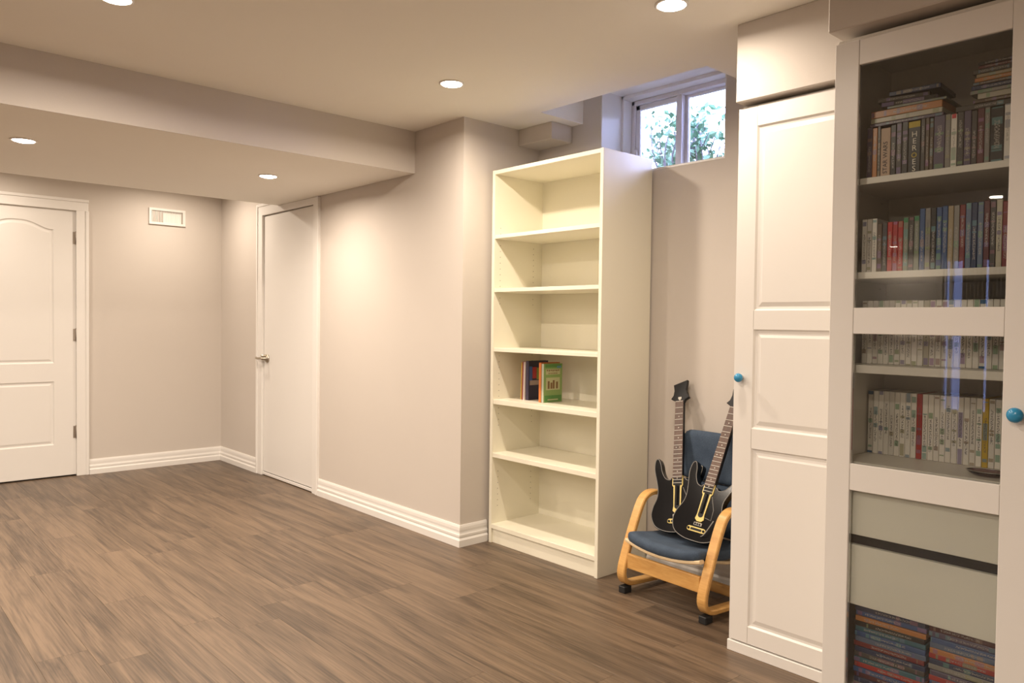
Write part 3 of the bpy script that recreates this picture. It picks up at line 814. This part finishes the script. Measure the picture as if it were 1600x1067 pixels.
# drawers behind the glass
for a, b_ in ((0.626, 0.800), (0.426, 0.597)):
    dd = box('drawer', (IX0 + 0.006, IY0 + 0.012, a), (IX1 - 0.006, IY0 + 0.030, b_), M['drawer'], cb, 0.0015)
    dd['label'] = 'smooth pale grey-green drawer front behind the glass'
    boxes('drawer_box', [((IX0 + 0.012, IY0 + 0.030, a + 0.01), (IX0 + 0.024, IY1 - 0.02, b_ - 0.012)), ((IX1 - 0.024, IY0 + 0.030, a + 0.01), (IX1 - 0.012, IY1 - 0.02, b_ - 0.012)),
                         ((IX0 + 0.012, IY0 + 0.030, a + 0.01), (IX1 - 0.012, IY1 - 0.02, a + 0.022)), ((IX0 + 0.012, IY1 - 0.032, a + 0.01), (IX1 - 0.012, IY1 - 0.02, b_ - 0.012))], M['drawer_shade'], dd, 0, 1, parent_org(dd))  # boxes blackened so the gap between the fronts reads as shade
box('drawer_gap_shade', (IX0 + 0.002, IY0 + 0.034, 0.590), (IX1 - 0.002, IY0 + 0.040, 0.632), M['drawer_shade'], cb)  # black strip painted in for the shade between the drawer fronts
# shelf pins
bm = bmesh.new()
for z in (1.50, 1.44, 1.60, 1.86, 1.01, 1.335, 1.074):
    for y in (IY0 + 0.05, IY1 - 0.06):
        tube_into(bm, [Vector((IX0, y, z)) - og, Vector((IX0 + 0.004, y, z)) - og], 0.0025, 8)
finish(bm, 'shelf_pins', M['chrome'], cb)['kind'] = 'stuff'
# the framed glass door
gd = empty('glass_door', (0, 0, 0)); gd.parent = cb
box('stile', (GX0, GY, 0.046), (-0.936, GY + 0.020, 2.016), M['cab'], gd, 0.0015)
box('stile', (-0.567, GY, 0.046), (GX1, GY + 0.020, 2.016), M['cab'], gd, 0.0015)
for a, b_ in ((1.946, 2.0155), (1.198, 1.271), (0.758, 0.833), (0.0465, 0.118)):
    box('rail', (-0.9354, GY + 0.0006, a), (-0.5676, GY + 0.0196, b_), M['cab'], gd, 0.0012)
for a, b_ in ((1.271, 1.946), (0.833, 1.198), (0.118, 0.758)):
    box('glass_pane', (-0.9358, GY + 0.009, a), (-0.5672, GY + 0.013, b_), M['glass'], gd)
knob(-0.534, GY, 1.010, 0.0185, gd)

# ------------------------------------------------------------------ discs and game cases
ORD = ['first', 'second', 'third', 'fourth', 'fifth', 'sixth', 'seventh', 'eighth', 'ninth', 'tenth', 'eleventh', 'twelfth', 'thirteenth', 'fourteenth', 'fifteenth', 'sixteenth',
       'seventeenth', 'eighteenth', 'nineteenth', 'twentieth', 'twenty-first', 'twenty-second', 'twenty-third', 'twenty-fourth', 'twenty-fifth', 'twenty-sixth', 'twenty-seventh', 'twenty-eighth', 'twenty-ninth', 'thirtieth']
C = {'white': (0.76, 0.72, 0.66), 'cream': (0.50, 0.46, 0.36), 'black': (0.022, 0.020, 0.020), 'charcoal': (0.07, 0.062, 0.058), 'grey': (0.24, 0.225, 0.205), 'red': (0.42, 0.035, 0.03), 'dark red': (0.20, 0.028, 0.03),
     'orange': (0.50, 0.20, 0.06), 'tan': (0.36, 0.28, 0.17), 'blue': (0.05, 0.10, 0.24), 'light blue': (0.12, 0.16, 0.25), 'purple': (0.10, 0.075, 0.13), 'green': (0.08, 0.16, 0.10), 'grey-green': (0.20, 0.22, 0.17),
     'yellow': (0.55, 0.37, 0.04), 'brown': (0.11, 0.075, 0.05), 'navy': (0.025, 0.04, 0.10), 'maroon': (0.11, 0.03, 0.035), 'teal': (0.04, 0.13, 0.17)}
case_cache = {}
def case_mesh(t, h, d, light):
    k = (round(t, 4), round(h, 4), round(d, 4), light)
    if k not in case_cache:
        bm = bmesh.new()
        add_box(bm, (0, 0, 0), (t, d, h), min(0.0016, t * 0.18), 2)
        me = bpy.data.meshes.new('case'); bmesh.ops.recalc_face_normals(bm, faces=bm.faces); bm.to_mesh(me); bm.free()
        me.materials.append(M['case_light'] if light else M['case_dark'])
        case_cache[k] = me
    return case_cache[k]
def media(name, label, group, colour, t, h, d, loc, rot=(0, 0, 0), light=False):
    o = bpy.data.objects.new(name, case_mesh(t, h, d, light)); COL.objects.link(o)
    o.location = loc; o.rotation_euler = rot
    c = C[colour]; j = rnd.uniform(0.9, 1.1)
    o.color = (c[0] * j, c[1] * j, c[2] * j, 1)
    tag(o, label, 'case', group)
    return o
def an(c): return c
def patch(o, name, x0, x1, z0, z1, mat, h=0.0004):
    """flat print on the spine of an upright case (local coordinates)"""
    bm = bmesh.new(); add_box(bm, (x0, -h, z0), (x1, 0.0002, z1)); return finish(bm, name, mat, o)

# top shelf: upright cases
z = 1.636
row = [('purple', .013), ('orange', .012), ('charcoal', .008), ('tan', .023), ('black', .013), ('charcoal', .013), ('black', .014), ('black', .028), ('charcoal', .010), ('brown', .009), ('brown', .009), ('purple', .024), ('grey', .012),
       ('white', .013), ('charcoal', .014), ('purple', .015), ('charcoal', .012), ('maroon', .014), ('grey', .011), ('black', .027), ('white', .013)]
x = -0.930; i = 0
tot = sum(t for _, t in row); sc = (0.930 - 0.578) / tot
for i, (c, t) in enumerate(row):
    t *= sc
    o = media('disc_case', f'{c} upright disc case, {ORD[i]} from the left on the top cabinet shelf', 'disc cases on the top cabinet shelf', c, t - 0.0006, (0.134 if i in (3,) else 0.142 - 0.003 * (i % 3 == 1)), 0.125, (x, 2.190, z + 0.0005))
    if i in (3, 7): o.data = o.data.copy(); o.data.materials[0] = M['box_tan'] if i == 3 else M['box_black']
    if i == 3:
        tx = text_mesh('title_lettering', 'STAR WARS', 0.0165, M['letter_dark'], o); tx.rotation_euler = (math.pi / 2, -math.pi / 2, 0); tx.location = ((t) * 0.5, -0.0006, 0.052)
    if i == 7:
        for k, ch in enumerate('HEROES'):
            zz = 0.103 - k * 0.0185
            if ch == 'O':
                cres = lathe('eclipse_mark', [(0.0045, 0), (0.0068, 0), (0.0068, 0.0006), (0.0045, 0.0006)], lambda a, b_, h, zz=zz, t=t: Vector((t / 2 + a, -h, zz + b_)), M['yellow_print'], o, 20, False); continue
            tx = text_mesh('title_letter', ch, 0.021, M['letter'], o); tx.rotation_euler = (math.pi / 2, 0, 0); tx.location = (t / 2, -0.0006, zz)
        patch(o, 'label_band', 0.001, t - 0.002, 0.122, 0.138, M['yellow_print'])
    if i == 13:
        patch(o, 'label_band', 0.002, t - 0.003, 0.128, 0.139, new_mat('print_bright_red', (0.6, 0.03, 0.04), 0.4))
    x += t
# lying cases on top of that row: left pile
zt = z + 0.143
def lying(lst, x0, y0, z0, where, group, name='disc_case'):
    zz = z0
    for i, (c, t, wdt, dx, rz) in enumerate(lst):
        o = media(name, f'{c} lying case, {ORD[i]} from bottom of {where}', group, c, t, wdt, 0.135, (x0 + dx, y0, zz + t + 0.0003), (0, math.pi / 2, rz))
        zz += t + 0.0004
lying([('purple', .009, .19, 0, 0.0), ('cream', .014, .185, 0.002, 0.0), ('orange', .019, .184, 0.002, 0.01), ('grey-green', .007, .15, 0.045, 0.03), ('black', .014, .14, 0.03, 0.12), ('charcoal', .012, .13, 0.02, 0.16), ('navy', .012, .13, 0.05, 0.05)],
      -0.925, 2.195, zt, 'left pile on top cabinet shelf', 'lying cases on the top cabinet shelf')
lying([('charcoal', .014, .13, -0.03, 0.02), ('brown', .009, .12, 0.01, 0), ('cream', .014, .12, 0.02, 0), ('grey', .010, .135, 0.002, 0), ('navy', .011, .135, 0.005, 0), ('brown', .008, .13, 0.008, -0.02), ('orange', .010, .125, 0.012, 0), ('tan', .009, .125, 0.016, 0),
       ('charcoal', .012, .13, 0.008, 0.0), ('maroon', .008, .12, 0.02, 0.03), ('black', .009, .12, 0.02, 0.02)],
      -0.676, 2.195, zt, 'right pile on top cabinet shelf', 'lying cases on the top cabinet shelf')

# second shelf: coloured cases
z = 1.372
row = [('white', .150, 1), ('white', .150, 1), ('white', .150, 1), ('brown', .135, 0), ('charcoal', .137, 0), ('red', .137, 0), ('red', .137, 0), ('red', .137, 0), ('grey-green', .146, 0), ('charcoal', .146, 0), ('grey-green', .148, 0), ('blue', .166, 0), ('grey', .166, 1),
       ('black', .166, 0), ('blue', .165, 0), ('blue', .167, 0), ('tan', .166, 0), ('grey', .166, 0), ('dark red', .166, 0), ('light blue', .169, 0), ('navy', .169, 0), ('light blue', .169, 0), ('maroon', .171, 0), ('charcoal', .171, 0), ('cream', .171, 1), ('dark red', .165, 0)]
x = -0.940; sc = (0.940 - 0.578) / len(row)
for i, (c, h, li) in enumerate(row):
    o = media('video_case', f'{c} upright video case, {ORD[i]} from the left on the second cabinet shelf', 'video cases on the second cabinet shelf', c, sc - 0.0007, h, 0.135, (x, 2.195, z + 0.0005), light=bool(li))
    if i in (8, 10): patch(o, 'case_top_band', 0.001, sc - 0.002, h - 0.014, h - 0.002, new_mat('green_strip', (0.03, 0.20, 0.07), 0.4))
    x += sc
# third and fourth shelves: white game cases
def white_row(z, y, n, x0, x1, special, where, h=0.190):
    sc = (x1 - x0) / n; x = x0
    for i in range(n):
        c = special.get(i, 'white')
        o = media('game_case', f'{c} game case, {ORD[i]} from the left on {where}', f'game cases on {where}', c, sc - 0.0007, h, 0.122, (x, y, z + 0.0005), light=True)
        if c == 'white' and (where.startswith('the third') and i in (20, 24, 25, 26, 27) or where.startswith('the fourth') and i == 0):
            patch(o, 'case_edge_band', 0.0002, sc - 0.001, 0.001, 0.007, M['blue_band']); patch(o, 'case_edge_band', 0.0, sc - 0.0008, h - 0.012, h - 0.001, M['blue_band'])
        x += sc
M['blue_band'] = new_mat('blue_plastic_band', (0.02, 0.10, 0.22), 0.35)
white_row(1.110, 2.270, 29, -0.966, -0.520, {11: 'cream'}, 'the third cabinet shelf', 0.184)
white_row(0.834, 2.365, 30, -0.982, -0.518, {9: 'red', 20: 'yellow'}, 'the fourth cabinet shelf', 0.190)
# shallow glass dish lying in front of the games
ds = empty('glass_dish', (-0.620, 2.235, 0.8345)); tag(ds, 'small mauve glass dish lying in front of the white game cases', 'dish')
bmd = lambda a, b_, h: Vector((a * 1.25, b_ * 0.8, h))
lathe('bowl', [(0.0, 0.0), (0.022, 0.0), (0.034, 0.006), (0.041, 0.013), (0.039, 0.013), (0.032, 0.007), (0.020, 0.003), (0.0, 0.003)], bmd, M['mauve_glass'], ds, 20, False)
lathe('rim', [(0.0405, 0.0125), (0.042, 0.0135), (0.0405, 0.0145), (0.039, 0.0135), (0.0405, 0.0125)], bmd, M['chrome'], ds, 20)
# lower compartment: two stacks of lying cases
palette = ['navy', 'blue', 'orange', 'black', 'teal', 'blue', 'light blue', 'dark red', 'navy', 'charcoal', 'teal', 'red', 'blue', 'maroon', 'navy', 'grey']
palette2 = ['maroon', 'purple', 'blue', 'light blue', 'orange', 'red', 'navy', 'grey', 'purple', 'red', 'blue', 'maroon', 'charcoal', 'teal', 'red', 'navy']
for pal, x0, wdt, nm in ((palette, -0.938, 0.190, 'left'), (palette2, -0.738, 0.190, 'right')):
    zz = 0.1805
    for i in range(16):
        c = pal[15 - i]
        media('video_case', f'{c} video case, {ORD[15 - i]} from the top of the {nm} stack below the drawers', 'stacked video cases below the drawers', c, 0.0143, wdt, 0.135, (x0 + rnd.uniform(-0.003, 0.003), 2.200 + rnd.uniform(0, 0.006), zz + 0.0143), (0, math.pi / 2, 0))
        zz += 0.0148

# ------------------------------------------------------------------ child armchair of bent wood
ch = empty('bentwood_armchair', (-1.960, 2.650, 0.0)); ch.rotation_euler = (0, 0, math.radians(-3.5))
tag(ch, 'small bentwood armchair with navy denim cushions holding two toy guitars', 'armchair')
side = smooth_path([(0, .350, .024), (0, .26, .030), (0, .12, .037), (0, .055, .041), (0, .018, .058), (0, .004, .10), (0, .028, .18), (0, .075, .295), (0, .112, .375), (0, .140, .415), (0, .180, .434), (0, .235, .432), (0, .32, .412), (0, .385, .392)], 5)
for s, xo in ((-1, -0.222), (1, 0.222)):
    bm = bmesh.new(); strip_sweep(bm, [p + Vector((xo, 0, 0)) for p in side], (1, 0, 0), 0.046, 0.021)
    finish(bm, 'side_frame', M['birch'], ch)
    bm = bmesh.new(); add_box(bm, (xo - 0.019, 0.004, 0.0), (xo + 0.019, 0.052, 0.031), 0.003)
    finish(bm, 'foot_pad', M['rubber'], ch)
    bm = bmesh.new(); add_box(bm, (xo - 0.019, 0.315, 0.0), (xo + 0.019, 0.348, 0.014), 0.003)
    finish(bm, 'foot_pad', M['rubber'], ch)
bm = bmesh.new(); add_box(bm, (-0.199, 0.012, 0.118), (0.199, 0.030, 0.186), 0.004, 2); finish(bm, 'front_rail', M['birch'], ch)
bm = bmesh.new(); add_box(bm, (-0.199, 0.315, 0.016), (0.199, 0.340, 0.060), 0.004, 2); finish(bm, 'rear_rail', M['birch'], ch)
for xo in (-0.175, 0.175):
    bm = bmesh.new(); strip_sweep(bm, [p + Vector((xo, 0, 0)) for p in smooth_path([(0, .045, .238), (0, .14, .220), (0, .24, .198), (0, .30, .208), (0, .335, .26), (0, .358, .36), (0, .392, .56), (0, .405, .700)], 5)], (1, 0, 0), 0.03, 0.014)
    finish(bm, 'seat_frame', M['birch_pale'], ch)
bm = bmesh.new()
strip_sweep(bm, [Vector((xx, 0.018 - 0.012 * (1 - (xx / 0.205) ** 2), 0.247 - 0.024 * (1 - (xx / 0.205) ** 2))) for xx in [(-0.205 + 0.41 * k / 16) for k in range(17)]], (0, 1, 0), 0.030, 0.016)
finish(bm, 'seat_front_slat', M['birch_pale'], ch)
def seat_fn(p):
    y = p.y + 0.165
    sag = 0.022 * (1 - (p.x / 0.2) ** 2) * max(0.0, 1 - y / 0.36)
    return Vector((p.x, y - 0.016 * (1 - (p.x / 0.2) ** 2) * max(0, 1 - y / 0.2), p.z + 0.271 - 0.17 * y + 0.12 * max(0, y - 0.2) * 2 - sag + 0.006 * (1 - (p.x / 0.2) ** 2) * 0))
pad('seat_cushion', 0.198, 0.165, 0.027, 0.026, seat_fn, M['denim'], ch)
def back_fn(zc, hz):
    def fn(p):
        zz = zc + p.z
        k = (zz - 0.27) / 0.45
        return Vector((p.x, 0.328 + 0.055 * k + p.y + 0.012 * (p.x / 0.2) ** 2 * -1, zz))
    return fn
pad('back_cushion', 0.180, 0.022, 0.112, 0.021, back_fn(0.612, 0.11), M['denim'], ch, corner=0.05)
pad('back_cushion', 0.180, 0.022, 0.112, 0.021, back_fn(0.385, 0.11), M['denim'], ch, corner=0.03)

# ------------------------------------------------------------------ toy guitars
OUT = [(0, 0), (.050, .004), (.092, .026), (.114, .072), (.108, .120), (.090, .158), (.086, .195), (.098, .230), (.114, .264), (.120, .296), (.108, .302), (.092, .276), (.070, .248), (.046, .240), (.030, .252),
       (-.030, .252), (-.040, .244), (-.060, .252), (-.076, .282), (-.084, .318), (-.098, .345), (-.116, .336), (-.120, .292), (-.108, .238), (-.100, .192), (-.104, .156), (-.122, .116), (-.128, .072), (-.106, .026), (-.056, .004)]
def guitar(label, P0, P1, wdir):
    P0 = Vector(P0); P1 = Vector(P1)
    v = (P1 - P0).normalized(); wv = Vector(wdir); wv = (wv - v * wv.dot(v)).normalized(); u = v.cross(wv)
    e = empty('toy_guitar'); tag(e, label, 'toy guitar', 'toy guitars on the armchair')
    e.matrix_world = Matrix(((u.x, v.x, wv.x, P0.x), (u.y, v.y, wv.y, P0.y), (u.z, v.z, wv.z, P0.z), (0, 0, 0, 1)))
    ID = lambda a, b_, h: Vector((a, b_, h))
    o2d = [(p.x, p.y) for p in smooth_path([(a, b_, 0) for a, b_ in OUT], 4, True)]
    bd = prism('body', o2d, -0.034, 0.0, ID, M['gloss_black'], e, 0.003)
    tube('binding', [(p[0], p[1], 0.0003) for p in offset_poly(o2d, 0.0035)], 0.0014, M['binding'], bd, 6, True)
    def bxl(nm, lo, hi, m_, par=e, bev=0.001):
        bm = bmesh.new(); add_box(bm, lo, hi, bev); return finish(bm, nm, m_, par)
    # neck and fretboard
    nk = prism('neck', [(-0.021, 0.215), (0.021, 0.215), (0.0185, 0.622), (-0.0185, 0.622)], -0.018, 0.006, ID, M['satin_black'], e)
    fb_ = prism('fretboard', [(-0.0235, 0.246), (0.0235, 0.246), (0.0195, 0.622), (-0.0195, 0.622)], 0.006, 0.0095, ID, M['fretboard'], e)
    bm = bmesh.new(); d = bmesh.new(); vv = 0.618; step = 0.0315; vs = []
    for k in range(19):
        ww = 0.0195 + 0.004 * (0.622 - vv) / 0.376
        add_box(bm, (-ww + 0.001, vv - 0.0011, 0.0085), (ww - 0.001, vv + 0.0011, 0.0108)); vs.append(vv)
        vv -= step; step *= 0.955
    finish(bm, 'frets', M['fret'], fb_)['kind'] = 'stuff'
    for k in (2, 4, 6, 8, 11, 14, 16):
        if k + 1 < len(vs):
            vm = (vs[k] + vs[k + 1]) / 2
            for du in ((0,) if k != 8 else (-0.009, 0.009)):
                tube_into(d, [(du, vm, 0.009), (du, vm, 0.0102)], 0.0026, 10)
    finish(d, 'fret_markers', M['fret'], fb_)['kind'] = 'stuff'
    # strum slot with its gold surround
    plate = [(-0.026, 0.258), (0.026, 0.258), (0.026, 0.215), (0.0195, 0.205), (0.0175, 0.120), (0.021, 0.098), (0.010, 0.088), (-0.010, 0.088), (-0.021, 0.098), (-0.0175, 0.120), (-0.0195, 0.205), (-0.026, 0.215)]
    pl = prism('gold_plate', plate[::-1], 0.0, 0.004, ID, M['gold'], e, 0.0006)
    prism('slot', [(0.0125 * math.cos(t) , (0.218 if math.sin(t) > 0 else 0.118) + 0.012 * math.sin(t)) for t in [2 * math.pi * (k + 0.5) / 20 for k in range(20)]], 0.004, 0.0045, ID, M['satin_black'], pl)
    bxl('strum_bar', (-0.006, 0.125, 0.0045), (0.006, 0.212, 0.0105), M['gloss_black'], pl, 0.002)
    # bridge
    br = prism('bridge', [((0.034 if math.cos(t) > 0 else -0.034) + 0.0105 * math.cos(t), 0.052 + 0.0105 * math.sin(t)) for t in [2 * math.pi * (k + 0.5) / 24 for k in range(24)]], 0.0, 0.004, ID, M['gold'], e, 0.0006)
    bxl('bridge_inset', (-0.026, 0.047, 0.004), (0.026, 0.057, 0.0048), M['satin_black'], br, 0)
    for s in (-0.036, 0.036):
        lathe('knob', [(0.0055, 0.004), (0.005, 0.0085), (0.0, 0.0088)], lambda a, b_, h, s=s: Vector((s + a, 0.052 + b_, h)), M['satin_black'], br, 14)
    cp = bxl('control_plate', (-0.020, 0.068, 0.0), (0.020, 0.084, 0.006), M['chrome'], e, 0.002)
    for s in (-0.011, 0.0, 0.011): bxl('button', (s - 0.0035, 0.072, 0.006), (s + 0.0035, 0.079, 0.009), M['satin_black'], cp, 0.001)
    # pickguard lines
    tube('guard_line', [(0.026, 0.205, 0.0006), (0.050, 0.150, 0.0006), (0.052, 0.105, 0.0006), (0.022, 0.110, 0.0006)], 0.0011, M['binding'], e, 6)
    tube('whammy_bar', smooth_path([(0.030, 0.030, 0.002), (0.046, 0.036, 0.014), (0.060, 0.066, 0.016), (0.072, 0.105, 0.014)], 4), 0.0022, M['binding'], e, 6)
    # headstock
    hs = prism('headstock', [(-0.019, 0.612), (0.019, 0.612), (0.026, 0.628), (0.046, 0.638), (0.038, 0.652), (0.030, 0.676), (0.036, 0.726), (-0.034, 0.706), (-0.030, 0.676), (-0.034, 0.652), (-0.046, 0.636), (-0.027, 0.627)], -0.016, 0.003, ID, M['satin_black'], e, 0.002)
    prism('emblem', [(0, 0.624), (0.008, 0.633), (0.008, 0.642), (-0.008, 0.642), (-0.008, 0.633)], 0.003, 0.0045, ID, M['fret'], hs)
    for s in (-1, 1):
        bxl('strap_peg', (s * 0.104 - 0.006, 0.082, -0.022), (s * 0.104 + 0.006, 0.092, -0.012), M['chrome'], e, 0.001)
    return e
guitar('black toy guitar standing upright on the left of the armchair, neck against the wall', (-1.988, 2.808, 0.291), (-2.157, 3.058, 0.922), (0.22, -1, 0.1))
guitar('black toy guitar leaning in front, its neck vanishing behind the tall cabinet', (-1.856, 2.738, 0.295), (-1.832, 3.060, 0.936), (0.05, -1, 0.1))

# ------------------------------------------------------------------ outside the window
struct(boxes('ground_outside', [((-9, YW + 0.30, 1.6), (5, 14, 1.93))], M['soil']), 'garden soil outside the small window')
def shrub(x, y, z, h, spread, nst, nlf, label, seed, size=0.05):
    r = random.Random(seed)
    e = empty('garden_shrub', (x, y, z)); tag(e, label, 'shrub', 'shrubs outside the window')
    sb = bmesh.new(); lb = bmesh.new(); tips = []
    for k in range(nst):
        a = r.uniform(0, 6.283); rr = spread * r.uniform(0.2, 1.0)
        p = [Vector((0.12 * math.cos(a) * r.random(), 0.12 * math.sin(a) * r.random(), 0))]
        q = Vector((rr * math.cos(a), rr * math.sin(a), h * r.uniform(0.6, 1.0)))
        mid_ = (p[0] + q) * 0.5 + Vector((r.uniform(-.12, .12), r.uniform(-.12, .12), r.uniform(0, .1)))
        path = smooth_path([p[0], mid_, q], 6)
        tube_into(sb, path, [0.009 * (1 - 0.75 * i / (len(path) - 1)) for i in range(len(path))], 5)
        for j in range(nlf):
            t = r.uniform(0.15, 1.0); b0 = path[min(len(path) - 1, int(t * (len(path) - 1)))]
            d = Vector((r.uniform(-1, 1), r.uniform(-1, 1), r.uniform(-0.4, 1))).normalized()
            n = d.cross(Vector((r.uniform(-1, 1), r.uniform(-1, 1), r.uniform(-1, 1)))).normalized()
            s = size * r.uniform(0.6, 1.3); f = n * s * 0.32; up = d.cross(n) * s * 0.10
            b1 = b0 + d * r.uniform(0.0, 0.06)
            V = [lb.verts.new(b1), lb.verts.new(b1 + d * s * 0.5 + f + up), lb.verts.new(b1 + d * s), lb.verts.new(b1 + d * s * 0.5 - f + up)]
            lb.faces.new((V[0], V[1], V[2])); lb.faces.new((V[0], V[2], V[3]))
    finish(sb, 'stems', M['bark'], e, smooth=True)['kind'] = 'stuff'
    lf = finish(lb, 'foliage', M['leaf'], e); lf['kind'] = 'stuff'
shrub(-2.86, 4.05, 1.93, 0.68, 0.25, 30, 36, 'leafy green shrub seen through the left window pane', 3, 0.05)
shrub(-2.26, 3.95, 1.93, 0.66, 0.24, 38, 40, 'dense bluish shrub seen through the right window pane', 5, 0.04)
shrub(-3.55, 4.75, 1.93, 0.78, 0.36, 22, 30, 'taller shrub further out beyond the left window pane', 9, 0.05)
shrub(-2.75, 4.85, 1.93, 0.74, 0.34, 22, 30, 'twiggy shrub further out beyond the right window pane', 11, 0.045)
